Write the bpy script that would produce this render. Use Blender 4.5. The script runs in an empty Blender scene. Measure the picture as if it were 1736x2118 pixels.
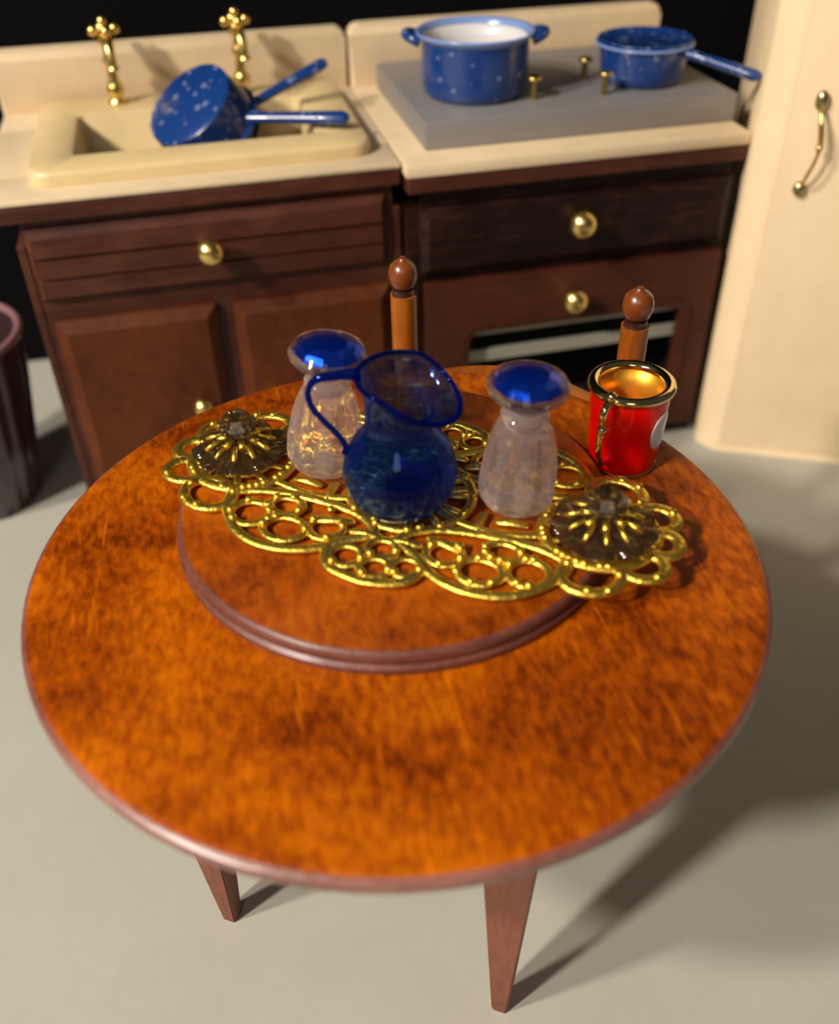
import bpy, bmesh, math, random
from mathutils import Vector, Matrix
random.seed(7)
PI = math.pi
S = bpy.context.scene
C = S.collection

# ------------------------------------------------------------------ camera, world, lights, exposure
cam = bpy.data.cameras.new('camera'); cam_o = bpy.data.objects.new('camera', cam); C.objects.link(cam_o)
r_ = Vector((0.97625707, -0.21594969, -0.01696678)); u_ = Vector((0.14745595, 0.6051462, 0.78233932)); f_ = Vector((0.15867856, 0.76626614, -0.62262132))
M = Matrix.Identity(4)
for i in range(3):
    M[i][0], M[i][1], M[i][2] = r_[i], u_[i], -f_[i]
M[2][3] = 1.68824
cam_o.matrix_world = M
cam.sensor_fit = 'HORIZONTAL'; cam.sensor_width = 36; cam.lens = 36 * 1984.16 / 1736
cam.clip_start = 0.05; cam.clip_end = 60
cam.dof.use_dof = True; cam.dof.focus_distance = 1.63; cam.dof.aperture_fstop = cam.lens / 1000 / 0.026
S.camera = cam_o

w = bpy.data.worlds.new('dark_room'); S.world = w; w.use_nodes = True
w.node_tree.nodes['Background'].inputs[0].default_value = (1.0, 0.95, 0.88, 1)
w.node_tree.nodes['Background'].inputs[1].default_value = 0.048

def lamp(name, az, el, dist, power, radius, col):
    l = bpy.data.lights.new(name, 'POINT'); l.energy = power; l.shadow_soft_size = radius; l.color = col
    o = bpy.data.objects.new(name, l); C.objects.link(o)
    a, e = math.radians(az), math.radians(el)
    o.location = (0.187 - dist * math.cos(e) * math.cos(a), 1.074 - dist * math.cos(e) * math.sin(a), 0.75 + dist * math.sin(e))
lamp('desk_lamp_bulb', 29.5, 37.5, 10.0, 3750, 0.38, (1.0, 0.92, 0.81))
lamp('second_lamp_bulb', 14.5, 44.5, 10.0, 2550, 0.38, (1.0, 0.92, 0.81))

lamp('added_front_fill', 72, 36, 10.0, 360, 1.6, (1.0, 0.94, 0.86))  # added soft fill, no real lamp: lifts backsplash and cabinet fronts from the front

S.view_settings.view_transform = 'Standard'; S.view_settings.look = 'None'; S.view_settings.gamma = 1.0
S.view_settings.use_curve_mapping = False; S.view_settings.exposure = 0.0

# ------------------------------------------------------------------ materials
def mat(name, col, rough=0.5, metal=0.0, spec=0.5, coat=0.0, coat_rough=0.1):
    m = bpy.data.materials.new(name); m.use_nodes = True
    b = m.node_tree.nodes['Principled BSDF']
    b.inputs['Base Color'].default_value = (*col, 1); b.inputs['Roughness'].default_value = rough
    b.inputs['Metallic'].default_value = metal; b.inputs['Specular IOR Level'].default_value = spec
    b.inputs['Coat Weight'].default_value = coat; b.inputs['Coat Roughness'].default_value = coat_rough
    return m
def nd(m, t, **kw):
    n = m.node_tree.nodes.new(t)
    for k, v in kw.items():
        if hasattr(n, k): setattr(n, k, v)
        else: n.inputs[k].default_value = v
    return n
def ln(m, a, ao, b, bi): m.node_tree.links.new(a.outputs[ao], b.inputs[bi])
def ramp(m, stops):
    n = m.node_tree.nodes.new('ShaderNodeValToRGB'); e = n.color_ramp.elements
    while len(e) < len(stops): e.new(0.5)
    for i, (p, c) in enumerate(stops):
        e[i].position = p; e[i].color = (*c, 1) if len(c) == 3 else c
    return n
def bump(m, src, out, strength, dist):
    b = m.node_tree.nodes['Principled BSDF']
    bp = nd(m, 'ShaderNodeBump'); bp.inputs['Strength'].default_value = strength; bp.inputs['Distance'].default_value = dist
    ln(m, src, out, bp, 'Height'); ln(m, bp, 'Normal', b, 'Normal')

def wood(name, dark, mid, light, stretch=(9, 1.6, 9), scale=7, rough=0.4, coat=0.3, spec=0.4, contrast=(0.3, 0.5, 0.72), grit=0.15, scratch=0.0, brough=None):
    m = mat(name, mid, rough, 0, spec, coat, 0.28); b = m.node_tree.nodes['Principled BSDF']
    tc = nd(m, 'ShaderNodeTexCoord')
    mp = nd(m, 'ShaderNodeMapping'); mp.inputs['Scale'].default_value = stretch; ln(m, tc, 'Object', mp, 'Vector')
    n1 = nd(m, 'ShaderNodeTexNoise', Scale=scale, Detail=6, Roughness=0.62, Distortion=0.25); ln(m, mp, 'Vector', n1, 'Vector')
    n2 = nd(m, 'ShaderNodeTexNoise', Scale=5.0, Detail=3, Roughness=0.5, Distortion=0.8); ln(m, tc, 'Object', n2, 'Vector')
    mx = nd(m, 'ShaderNodeMath', operation='ADD'); ln(m, n1, 'Fac', mx, 0); ln(m, n2, 'Fac', mx, 1)
    hf = nd(m, 'ShaderNodeMath', operation='MULTIPLY'); ln(m, mx, 'Value', hf, 0); hf.inputs[1].default_value = 0.5
    rp = ramp(m, [(contrast[0], dark), (contrast[1], mid), (contrast[2], light)]); ln(m, hf, 'Value', rp, 'Fac')
    src, out = rp, 'Color'
    if scratch > 0:
        mp3 = nd(m, 'ShaderNodeMapping'); mp3.inputs['Scale'].default_value = (110, 9, 1); mp3.inputs['Rotation'].default_value = (0, 0, -0.35)
        ln(m, tc, 'Object', mp3, 'Vector')
        n3 = nd(m, 'ShaderNodeTexNoise', Scale=1.0, Detail=1, Roughness=0.5, Distortion=0.4); ln(m, mp3, 'Vector', n3, 'Vector')
        r3 = ramp(m, [(0.66, (0, 0, 0)), (0.76, (1, 1, 1))]); ln(m, n3, 'Fac', r3, 'Fac')
        ml = nd(m, 'ShaderNodeMath', operation='MULTIPLY'); ln(m, r3, 'Color', ml, 0); ml.inputs[1].default_value = scratch
        mc = m.node_tree.nodes.new('ShaderNodeMix'); mc.data_type = 'RGBA'
        ln(m, ml, 'Value', mc, 0); m.node_tree.links.new(rp.outputs['Color'], mc.inputs[6]); mc.inputs[7].default_value = (*[min(1, c * 1.5) for c in light], 1)
        src, out = mc, 2
    m.node_tree.links.new(src.outputs[out], b.inputs['Base Color'])
    bump(m, n1, 'Fac', grit, 0.004)
    return m

TABLE_WOOD = wood('tabletop_wood', (0.13, 0.017, 0.0004), (0.33, 0.059, 0.0006), (0.56, 0.130, 0.001), stretch=(2.2, 1.0, 2), scale=36, rough=0.42, coat=0.04, spec=0.15, contrast=(0.37, 0.50, 0.64), scratch=0.35, grit=0.10)
DISC_WOOD = wood('turntable_wood', (0.14, 0.020, 0.0005), (0.30, 0.056, 0.0008), (0.46, 0.105, 0.0015), stretch=(2.0, 1.0, 2), scale=28, rough=0.40, coat=0.05, spec=0.2, contrast=(0.36, 0.50, 0.66), grit=0.10)
EDGE_WOOD = wood('table_edge_wood', (0.11, 0.034, 0.024), (0.22, 0.072, 0.052), (0.36, 0.14, 0.11), stretch=(4, 4, 14), scale=14, rough=0.34, coat=0.7, grit=0.5)
DISC_EDGE_WOOD = wood('turntable_edge_wood', (0.09, 0.026, 0.016), (0.17, 0.052, 0.034), (0.28, 0.10, 0.075), stretch=(4, 4, 14), scale=14, rough=0.42, coat=0.30, grit=0.5)
LEG_WOOD = wood('table_leg_wood', (0.11, 0.030, 0.016), (0.19, 0.056, 0.030), (0.26, 0.085, 0.045), stretch=(10, 10, 2), scale=9, rough=0.5, coat=0.1, spec=0.3, grit=0.25)
CHAIR_WOOD = wood('chair_wood', (0.15, 0.032, 0.003), (0.30, 0.078, 0.005), (0.42, 0.13, 0.010), stretch=(9, 9, 2), scale=6, rough=0.35, coat=0.25, spec=0.3, grit=0.12)
FINIAL_WOOD = wood('finial_wood', (0.09, 0.018, 0.004), (0.17, 0.040, 0.006), (0.25, 0.07, 0.010), stretch=(5, 5, 2), scale=8, rough=0.3, coat=0.6, grit=0.12)
GROOVE_WOOD = mat('dark_ring_stain', (0.04, 0.011, 0.008), 0.4, coat=0.3)
CAB_WOOD = wood('cabinet_wood', (0.034, 0.0085, 0.005), (0.070, 0.018, 0.0095), (0.115, 0.036, 0.018), stretch=(1.2, 9, 9), scale=7, rough=0.5, coat=0.06, spec=0.25, grit=0.2)
DOOR_WOOD = wood('cabinet_door_wood', (0.052, 0.011, 0.003), (0.088, 0.020, 0.004), (0.125, 0.033, 0.006), stretch=(5, 5, 2.5), scale=6, rough=0.55, coat=0.03, spec=0.2, grit=0.2)
STOVE_WOOD = wood('stove_wood', (0.005, 0.0014, 0.0007), (0.011, 0.003, 0.0014), (0.05, 0.016, 0.008), stretch=(1.2, 9, 9), scale=8, rough=0.45, coat=0.04, spec=0.2, grit=0.6)
OVEN_WOOD = wood('oven_door_wood', (0.036, 0.008, 0.004), (0.060, 0.014, 0.006), (0.085, 0.022, 0.009), stretch=(1.2, 9, 9), scale=6, rough=0.5, coat=0.05, spec=0.25, grit=0.2)

def paint(name, col, rough, var=0.06, scale=9, bstr=0.05, spec=0.4):
    m = mat(name, col, rough, 0, spec); b = m.node_tree.nodes['Principled BSDF']
    tc = nd(m, 'ShaderNodeTexCoord')
    n = nd(m, 'ShaderNodeTexNoise', Scale=scale, Detail=5, Roughness=0.6); ln(m, tc, 'Object', n, 'Vector')
    lo = tuple(c * (1 - var) for c in col); hi = tuple(min(1, c * (1 + var)) for c in col)
    rp = ramp(m, [(0.3, lo), (0.7, hi)]); ln(m, n, 'Fac', rp, 'Fac'); ln(m, rp, 'Color', b, 'Base Color')
    n2 = nd(m, 'ShaderNodeTexNoise', Scale=scale * 9, Detail=3, Roughness=0.6); ln(m, tc, 'Object', n2, 'Vector')
    bump(m, n2, 'Fac', bstr, 0.003)
    return m
CREAM = paint('cream_countertop_paint', (0.70, 0.545, 0.35), 0.5)
BASIN = paint('yellowed_basin_plastic', (0.70, 0.53, 0.27), 0.35)
WHITE_PAINT = paint('ivory_cupboard_paint', (0.86, 0.66, 0.42), 0.45, var=0.04)
FLOOR = paint('grey_green_floor_paint', (0.445, 0.43, 0.365), 0.6, var=0.05, scale=2.5, bstr=0.25, spec=0.3)
BLACK = mat('black_backdrop_cloth', (0.0045, 0.004, 0.0045), 1.0, spec=0.05)
DARK_VOID = mat('oven_interior_black', (0.008, 0.007, 0.006), 0.7)

def metal(name, col, rough, bstr=0.0, bscale=60):
    m = mat(name, col, rough, 1.0)
    tc = nd(m, 'ShaderNodeTexCoord'); n = nd(m, 'ShaderNodeTexNoise', Scale=bscale, Detail=2); ln(m, tc, 'Object', n, 'Vector')
    bump(m, n, 'Fac', bstr, 0.002)
    return m
BRASS = metal('brass', (0.80, 0.58, 0.20), 0.28, 0.1)
GOLD = metal('gold_filigree', (0.88, 0.60, 0.09), 0.40, 0.9, 130)
GOLD_RIM = metal('polished_gold', (0.85, 0.66, 0.32), 0.10)
GOLD_IN = mat('gold_mug_lining', (0.80, 0.36, 0.03), 0.35, 0.75)
TARNISH = metal('tarnished_brass', (0.50, 0.40, 0.22), 0.30, 0.2)
STEEL = mat('brushed_cooktop_metal', (0.27, 0.255, 0.25), 0.5, 0.35)
RACK = mat('oven_rack_metal', (0.42, 0.40, 0.33), 0.5, 0.3)

def enamel(name, base, scale=44, thr=0.24):
    m = mat(name, base, 0.25, 0, 0.5, 0.4, 0.08); b = m.node_tree.nodes['Principled BSDF']
    tc = nd(m, 'ShaderNodeTexCoord')
    v = nd(m, 'ShaderNodeTexVoronoi', Scale=scale, Randomness=1.0); ln(m, tc, 'Object', v, 'Vector')
    sep = nd(m, 'ShaderNodeSeparateColor'); ln(m, v, 'Color', sep, 'Color')
    sz = nd(m, 'ShaderNodeMath', operation='MULTIPLY'); ln(m, sep, 'Red', sz, 0); sz.inputs[1].default_value = thr * 1.7
    sub = nd(m, 'ShaderNodeMath', operation='SUBTRACT'); ln(m, sz, 'Value', sub, 0); ln(m, v, 'Distance', sub, 1)
    rp = ramp(m, [(0.0, (0, 0, 0)), (0.10, (1, 1, 1))]); ln(m, sub, 'Value', rp, 'Fac')
    mc = m.node_tree.nodes.new('ShaderNodeMix'); mc.data_type = 'RGBA'
    fl = nd(m, 'ShaderNodeMath', operation='MULTIPLY'); ln(m, rp, 'Color', fl, 0); fl.inputs[1].default_value = 0.42
    ln(m, fl, 'Value', mc, 0); mc.inputs[6].default_value = (*base, 1); mc.inputs[7].default_value = (0.32, 0.38, 0.55, 1)
    m.node_tree.links.new(mc.outputs[2], b.inputs['Base Color'])
    bump(m, rp, 'Color', 0.8, 0.004)
    return m
BLUE = enamel('blue_speckled_enamel', (0.006, 0.038, 0.185), 46, 0.31)
POT_BLUE = enamel('blue_pot_enamel', (0.006, 0.038, 0.185), 34, 0.17)
WHITE_EN = mat('white_enamel', (0.66, 0.64, 0.64), 0.3, coat=0.4)
PALE_BLUE = mat('pale_blue_enamel_rim', (0.20, 0.30, 0.62), 0.25, coat=0.4)
RED = mat('red_enamel', (0.90, 0.0005, 0.0005), 0.32, spec=0.25, coat=0.3, coat_rough=0.05)
EMBLEM = mat('white_enamel_emblem', (0.62, 0.62, 0.74), 0.3, coat=0.5)
BIN = mat('plum_brown_bin', (0.040, 0.020, 0.020), 0.28, coat=0.5)
BIN_RIM = mat('pinkish_bin_rim', (0.26, 0.13, 0.14), 0.3, coat=0.5)

def glass(name, col, rough=0.0, ior=1.45, haze=0.0, hazecol=(1, 1, 1), clear=0.0):
    m = bpy.data.materials.new(name); m.use_nodes = True; nt = m.node_tree
    nt.nodes.remove(nt.nodes['Principled BSDF'])
    g = nt.nodes.new('ShaderNodeBsdfGlass'); g.inputs['Color'].default_value = (*col, 1); g.inputs['Roughness'].default_value = rough; g.inputs['IOR'].default_value = ior
    out = nt.nodes['Material Output']
    if clear > 0:      # thin-walled share: lets light straight through, tinted
        tr = nt.nodes.new('ShaderNodeBsdfTransparent'); tr.inputs['Color'].default_value = (*col, 1)
        mt = nt.nodes.new('ShaderNodeMixShader'); mt.inputs[0].default_value = clear
        nt.links.new(g.outputs[0], mt.inputs[1]); nt.links.new(tr.outputs[0], mt.inputs[2]); g = mt
    if haze > 0:
        d = nt.nodes.new('ShaderNodeBsdfDiffuse'); d.inputs['Color'].default_value = (*hazecol, 1)
        t = nt.nodes.new('ShaderNodeBsdfTranslucent'); t.inputs['Color'].default_value = (*hazecol, 1)
        a = nt.nodes.new('ShaderNodeMixShader'); a.inputs[0].default_value = 0.5
        nt.links.new(d.outputs[0], a.inputs[1]); nt.links.new(t.outputs[0], a.inputs[2])
        mx = nt.nodes.new('ShaderNodeMixShader'); mx.inputs[0].default_value = haze
        nt.links.new(g.outputs[0], mx.inputs[1]); nt.links.new(a.outputs[0], mx.inputs[2])
        nt.links.new(mx.outputs[0], out.inputs[0])
    else:
        nt.links.new(g.outputs[0], out.inputs[0])
    return m
CLEAR = glass('cloudy_clear_crystal', (0.98, 0.95, 0.95), 0.03, 1.40, 0.13, (1.0, 0.86, 0.86), 0.34)
CLEARER = glass('clear_crystal', (0.97, 0.97, 1.0), 0.03, 1.35, clear=0.35)
SAPPHIRE = mat('blue_foiled_crystal', (0.004, 0.085, 0.95), 0.16, 0.9, coat=0.6, coat_rough=0.03)
PITCHER = glass('blue_tinted_glass', (0.38, 0.55, 1.0), 0.03, 1.45, 0.018, (0.04, 0.14, 0.7), 0.25)
COBALT = glass('cobalt_glass', (0.10, 0.20, 0.80), 0.02, 1.45, 0.08, (0.01, 0.03, 0.40), 0.2)
SMOKE = glass('smoky_crystal', (0.74, 0.70, 0.64), 0.04, 1.5, 0.10, (0.12, 0.10, 0.08), 0.25)

# ------------------------------------------------------------------ mesh helpers
class MB:
    def __init__(s): s.bm = bmesh.new()
    def box(s, x0, x1, y0, y1, z0, z1, bev=0.0, seg=2, mi=0):
        r = bmesh.ops.create_cube(s.bm, size=1.0); vs = r['verts']
        for v in vs:
            v.co = Vector(((x0 + x1) / 2 + v.co.x * (x1 - x0), (y0 + y1) / 2 + v.co.y * (y1 - y0), (z0 + z1) / 2 + v.co.z * (z1 - z0)))
        fs = list({f for v in vs for f in v.link_faces})
        for f in fs: f.material_index = mi
        if bev > 0:
            es = list({e for v in vs for e in v.link_edges})
            bmesh.ops.bevel(s.bm, geom=es, offset=bev, segments=seg, profile=0.5, affect='EDGES')
        return s
    def grid_rings(s, rings, close_v=False, cap0=False, cap1=False, mi=0):
        R = [[s.bm.verts.new(p) for p in ring] for ring in rings]
        n = len(R[0]); m = len(R)
        for i in range(m if close_v else m - 1):
            a, b = R[i], R[(i + 1) % m]
            for j in range(n):
                f = s.bm.faces.new((a[j], a[(j + 1) % n], b[(j + 1) % n], b[j])); f.smooth = True; f.material_index = mi
        if cap0: f = s.bm.faces.new(list(reversed(R[0]))); f.material_index = mi
        if cap1: f = s.bm.faces.new(R[-1]); f.material_index = mi
        return s
    def lathe(s, prof, n=40, c=(0, 0, 0), mod=None, mats=None):
        rings = []
        for k, (r, z) in enumerate(prof):
            ring = []
            for j in range(n):
                a = 2 * PI * j / n; rr = max(r, 1e-5); zz = z
                if mod: rr, zz = mod(rr, zz, a)
                ring.append(Vector((c[0] + rr * math.cos(a), c[1] + rr * math.sin(a), c[2] + zz)))
            rings.append(ring)
        s.grid_rings(rings, cap0=True, cap1=True)
        return s
    def tube(s, pts, r, n=10, closed=False, flat=1.0, up=None):
        pts = [Vector(p) for p in pts]; m = len(pts); rings = []
        prevx = None
        for i in range(m):
            if closed: t = pts[(i + 1) % m] - pts[i - 1]
            else: t = pts[min(i + 1, m - 1)] - pts[max(i - 1, 0)]
            t.normalize()
            if up is not None: x = t.cross(Vector(up))
            elif prevx is None:
                x = t.cross(Vector((0, 0, 1)))
                if x.length < 0.05: x = t.cross(Vector((1, 0, 0)))
            else: x = prevx - t * prevx.dot(t)
            x.normalize(); y = x.cross(t).normalized(); prevx = x
            rr = r[i] if hasattr(r, '__len__') else r
            rings.append([pts[i] + x * (rr * math.cos(2 * PI * j / n)) + y * (rr * flat * math.sin(2 * PI * j / n)) for j in range(n)])
        s.grid_rings(rings, close_v=closed, cap0=not closed, cap1=not closed)
        return s
    def ball(s, c, r, sc=(1, 1, 1), u=16, v=10):
        rr = bmesh.ops.create_uvsphere(s.bm, u_segments=u, v_segments=v, radius=r)
        for vv in rr['verts']:
            vv.co = Vector((c[0] + vv.co.x * sc[0], c[1] + vv.co.y * sc[1], c[2] + vv.co.z * sc[2]))
            for f in vv.link_faces: f.smooth = True
        return s
    def prism(s, outline, z0, z1, bev=0.0, seg=2):
        a = [s.bm.verts.new((x, y, z0)) for x, y in outline]; b = [s.bm.verts.new((x, y, z1)) for x, y in outline]
        n = len(a); s.bm.faces.new(list(reversed(a))); top = s.bm.faces.new(b)
        for j in range(n):
            s.bm.faces.new((a[j], a[(j + 1) % n], b[(j + 1) % n], b[j]))
        if bev: bmesh.ops.bevel(s.bm, geom=list(top.edges), offset=bev, segments=seg, profile=0.5, affect='EDGES')
        return s
    def xf(s, m):
        bmesh.ops.transform(s.bm, matrix=m, verts=s.bm.verts[:]); return s
    def smooth(s, ang=None):
        for f in s.bm.faces: f.smooth = True
        return s
    def build(s, name, m, parent=None, smooth_angle=None):
        bmesh.ops.recalc_face_normals(s.bm, faces=s.bm.faces[:])
        me = bpy.data.meshes.new(name); s.bm.to_mesh(me); s.bm.free()
        for mm in (m if isinstance(m, (list, tuple)) else [m]): me.materials.append(mm)
        if smooth_angle is not None:
            me.shade_smooth(); me.set_sharp_from_angle(angle=math.radians(smooth_angle))
        o = bpy.data.objects.new(name, me); C.objects.link(o)
        if parent: o.parent = parent
        return o

def thing(name, label, cat, loc=(0, 0, 0), rotz=0, group=None, matrix=None):
    o = bpy.data.objects.new(name, None); C.objects.link(o); o.empty_display_size = 0.05
    if matrix is not None: o.matrix_world = matrix
    else: o.location = loc; o.rotation_euler = (0, 0, rotz)
    return tag(o, label, cat, group)
def tag(o, label, cat, group=None):
    o['label'] = label; o['category'] = cat
    if group: o['group'] = group
    return o
def struct(o): o['kind'] = 'structure'; return o
def rrect(x0, x1, y0, y1, r, n=5):
    pts = []
    for cx, cy, a0 in ((x1 - r, y1 - r, 0), (x0 + r, y1 - r, 90), (x0 + r, y0 + r, 180), (x1 - r, y0 + r, 270)):
        for k in range(n + 1):
            a = math.radians(a0 + 90 * k / n); pts.append((cx + r * math.cos(a), cy + r * math.sin(a)))
    return pts
def spline(P, n=8, closed=False):
    P = [Vector(p) for p in P]; out = []; m = len(P)
    for i in range(m if closed else m - 1):
        p0 = P[i - 1] if (closed or i > 0) else P[0]; p1 = P[i]; p2 = P[(i + 1) % m]; p3 = P[(i + 2) % m] if closed else P[min(i + 2, m - 1)]
        for k in range(n):
            t = k / n
            out.append(0.5 * ((2 * p1) + (-p0 + p2) * t + (2 * p0 - 5 * p1 + 4 * p2 - p3) * t * t + (-p0 + 3 * p1 - 3 * p2 + p3) * t ** 3))
    if not closed: out.append(P[-1])
    return out
def align(n, x, org):
    n = Vector(n).normalized(); x = Vector(x); x = (x - n * x.dot(n)).normalized(); y = n.cross(x)
    m = Matrix.Identity(4)
    for i in range(3): m[i][0], m[i][1], m[i][2], m[i][3] = x[i], y[i], n[i], org[i]
    return m

# ------------------------------------------------------------------ setting
struct(MB().box(-5, 6, -2.5, 3.30, -0.05, 0).build('floor', FLOOR))
struct(MB().box(-5, 6, 3.25, 3.30, 0.0, 4.5).build('wall_back', BLACK))

# ------------------------------------------------------------------ cabinets
def knob_mb(r):
    return MB().lathe([(0.0, 0.0), (r * 0.55, 0.0), (r * 0.45, r * 0.5), (r * 0.6, r * 0.8), (r * 0.98, r * 1.15), (r, r * 1.5), (r * 0.8, r * 1.95), (r * 0.4, r * 2.2), (0.0, r * 2.26)], 24)
FRONT = Matrix.Rotation(PI / 2, 4, 'X')       # local z -> -y
def add_knob(parent, x, y, z, r, label=None):
    o = knob_mb(r).xf(Matrix.Translation((x, y, z)) @ FRONT).build('knob', BRASS, parent)
    if label: o['label'] = label
    return o
def raised_panel(x0, x1, z0, z1, y, t, inset):
    """door slab with bevelled raised field; front at y - t"""
    mb = MB(); bm = mb.bm
    def rect(i, yy): return [bm.verts.new(p) for p in ((x0 + i, yy, z0 + i), (x1 - i, yy, z0 + i), (x1 - i, yy, z1 - i), (x0 + i, yy, z1 - i))]
    L = [rect(0, y), rect(0, y - t * 0.45), rect(inset, y - t), ]
    for a, b in zip(L, L[1:]):
        for j in range(4): bm.faces.new((a[j], a[(j + 1) % 4], b[(j + 1) % 4], b[j]))
    bm.faces.new(L[-1]); bm.faces.new(list(reversed(L[0])))
    return mb

# sink unit: local origin at its floor centre front-left corner (x0, y0)
SA = math.radians(1.3)
sx0, sx1, sy0, sy1 = -0.478, 0.4365, 2.288, 2.96
t = thing('sink_cabinet', 'dark brown wooden sink cabinet with reeded drawer front above two doors', 'cabinet', ((sx0 + sx1) / 2, (sy0 + sy1) / 2, 0), SA)
ox, oy = (sx0 + sx1) / 2, (sy0 + sy1) / 2
def L(x0, x1, y0, y1): return x0 - ox, x1 - ox, y0 - oy, y1 - oy
MB().box(*L(sx0, sx0 + 0.02, sy0, sy1), 0, 0.80, 0.003).build('side_panel', CAB_WOOD, t)
MB().box(*L(sx1 - 0.02, sx1, sy0, sy1), 0, 0.80, 0.003).build('side_panel', CAB_WOOD, t)
MB().box(*L(sx0 + 0.02, sx1 - 0.02, sy1 - 0.02, sy1), 0, 0.80).build('back_panel', CAB_WOOD, t)
ff = MB()
ff.box(*L(sx0 + 0.02, sx1 - 0.02, sy0 + 0.003, sy0 + 0.02), 0.0, 0.875)
ff.build('face_frame', CAB_WOOD, t)
MB().box(*L(sx0 - 0.035, sx1 - 0.0005, sy0 - 0.022, sy0 + 0.0025), 0.858, 0.898, 0.006).build('top_moulding', CAB_WOOD, t)
# reeded drawer
dr = MB(); prof = [(0.660, 0.004), (0.672, 0.020), (0.716, 0.026), (0.7175, 0.012), (0.721, 0.012), (0.7225, 0.027), (0.768, 0.027), (0.7695, 0.012), (0.773, 0.012), (0.7745, 0.027), (0.818, 0.020), (0.838, 0.004)]
xa, xb = -0.455 - ox, 0.398 - ox
ra = []
for z, d in prof:
    k = 0.014 if d > 0.006 else 0.0
    ra.append(([xa + k, sy0 - oy - d, z], [xb - k, sy0 - oy - d, z]))
va = [(dr.bm.verts.new(a), dr.bm.verts.new(b)) for a, b in ra]
for (a, b), (c, d) in zip(va, va[1:]): dr.bm.faces.new((a, b, d, c))
y_in = sy0 - oy + 0.002
e0 = [dr.bm.verts.new(p) for p in ((xa, y_in, 0.660), (xb, y_in, 0.660), (xb, y_in, 0.838), (xa, y_in, 0.838))]
dr.bm.faces.new(e0)
dr.bm.faces.new([e0[3], e0[0]] + [v[0] for v in va]); dr.bm.faces.new([e0[2], e0[1]] + [v[1] for v in va])
dr.bm.faces.new((e0[0], e0[1], va[0][1], va[0][0])); dr.bm.faces.new((e0[3], e0[2], va[-1][1], va[-1][0]))
d_o = dr.build('drawer', CAB_WOOD, t)
add_knob(d_o, -0.0413 - ox, sy0 - oy - 0.026, 0.7644, 0.033)
dl = raised_panel(-0.440 - ox, -0.048 - ox, 0.05, 0.606, sy0 - oy + 0.002, 0.034, 0.028).build('door', DOOR_WOOD, t)
add_knob(dl, -0.1221 - ox, sy0 - oy - 0.03, 0.3433, 0.026)
d2 = raised_panel(-0.008 - ox, 0.399 - ox, 0.05, 0.602, sy0 - oy + 0.002, 0.034, 0.028).build('door', DOOR_WOOD, t)
add_knob(d2, 0.07 - ox, sy0 - oy - 0.03, 0.3433, 0.026)

# sink countertop with backsplash (basin hole cut out)
CT = 0.915
t = thing('sink_countertop', 'cream sink countertop with backsplash along its back edge', 'countertop', (-0.045, 2.62, 0.898), SA)
bx, by, bz = -0.045, 2.62, 0.898
hx0, hx1, hy0, hy1 = -0.335, 0.285, 2.42, 2.79      # hole for basin
slab = MB()
X = [-0.532 - bx, hx0 - bx, hx1 - bx, 0.437 - bx]; Y = [2.262 - by, hy0 - by, hy1 - by, 2.995 - by]
slab.box(X[0], X[3], Y[0], Y[1], 0.0005, CT - bz, 0.007); slab.box(X[0], X[3], Y[2], Y[3], 0.0005, CT - bz, 0.004)
slab.box(X[0], X[1], Y[1] - 0.012, Y[2] + 0.012, 0.0005, CT - bz - 0.0002, 0.004); slab.box(X[2], X[3], Y[1] - 0.012, Y[2] + 0.012, 0.0005, CT - bz - 0.0002, 0.004)
slab.build('slab', CREAM, t, 40)
bs = MB()
def splash(x0, x1, z0, z1, r):
    out = [(x0, z0), (x1, z0)]
    for k in range(7): a = math.radians(90 * k / 6); out.append((x1 - r + r * math.cos(a), z1 - r + r * math.sin(a)))
    for k in range(7): a = math.radians(90 + 90 * k / 6); out.append((x0 + r + r * math.cos(a), z1 - r + r * math.sin(a)))
    return out
mb = MB().prism(splash(X[0], X[3] - 0.002, CT - bz - 0.002, 1.075 - bz, 0.03), -0.022, 0.022, 0.008)
mb.xf(Matrix.Translation((0, 2.972 - by, 0)) @ FRONT); mb.build('backsplash', CREAM, t, 40)

# drop-in basin
t = thing('sink_basin', 'yellowed cream drop-in sink basin with raised rim holding two blue pans', 'sink', (-0.02, 2.62, 0.80), SA)
mb = MB(); o0 = rrect(-0.425, 0.385, 2.325, 2.925, 0.055, 6); 
def ring(pts, z): return [mb.bm.verts.new((x + 0.02, y - 2.62, z - 0.80)) for x, y in pts]
hole = rrect(-0.322, 0.262, 2.437, 2.768, 0.02, 6); hb = rrect(-0.31, 0.25, 2.45, 2.755, 0.02, 6)
def inset(pts, k): 
    cx, cy = -0.02, 2.62
    return [(cx + (x - cx) * (1 - k / 0.4), cy + (y - cy) * (1 - k / 0.3)) for x, y in pts]
LS = [ring(inset(o0, 0.0), CT + 0.0006), ring(inset(o0, 0.0), CT + 0.022), ring(inset(o0, 0.003), CT + 0.030), ring(inset(o0, 0.009), CT + 0.034), ring(inset(hole, -0.008), CT + 0.034), ring(hole, CT + 0.029), ring(hb, 0.812), ring(inset(hb, 0.02), 0.803)]
ub = ring(hb, 0.793)
ub2 = [mb.bm.verts.new((v.co.x * 1.03, v.co.y * 1.03, CT + 0.0006 - 0.80)) for v in LS[5]]
for a, b in list(zip(LS, LS[1:])):
    for j in range(len(a)): mb.bm.faces.new((a[j], a[(j + 1) % len(a)], b[(j + 1) % len(a)], b[j]))
mb.bm.faces.new(LS[-1])
for a, b in ((ub, ub2), (ub2, LS[0])):
    for j in range(len(a)): mb.bm.faces.new((a[j], a[(j + 1) % len(a)], b[(j + 1) % len(a)], b[j]))
mb.bm.faces.new(list(reversed(ub)))
mb.build('basin', BASIN, t, 40)
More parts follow.
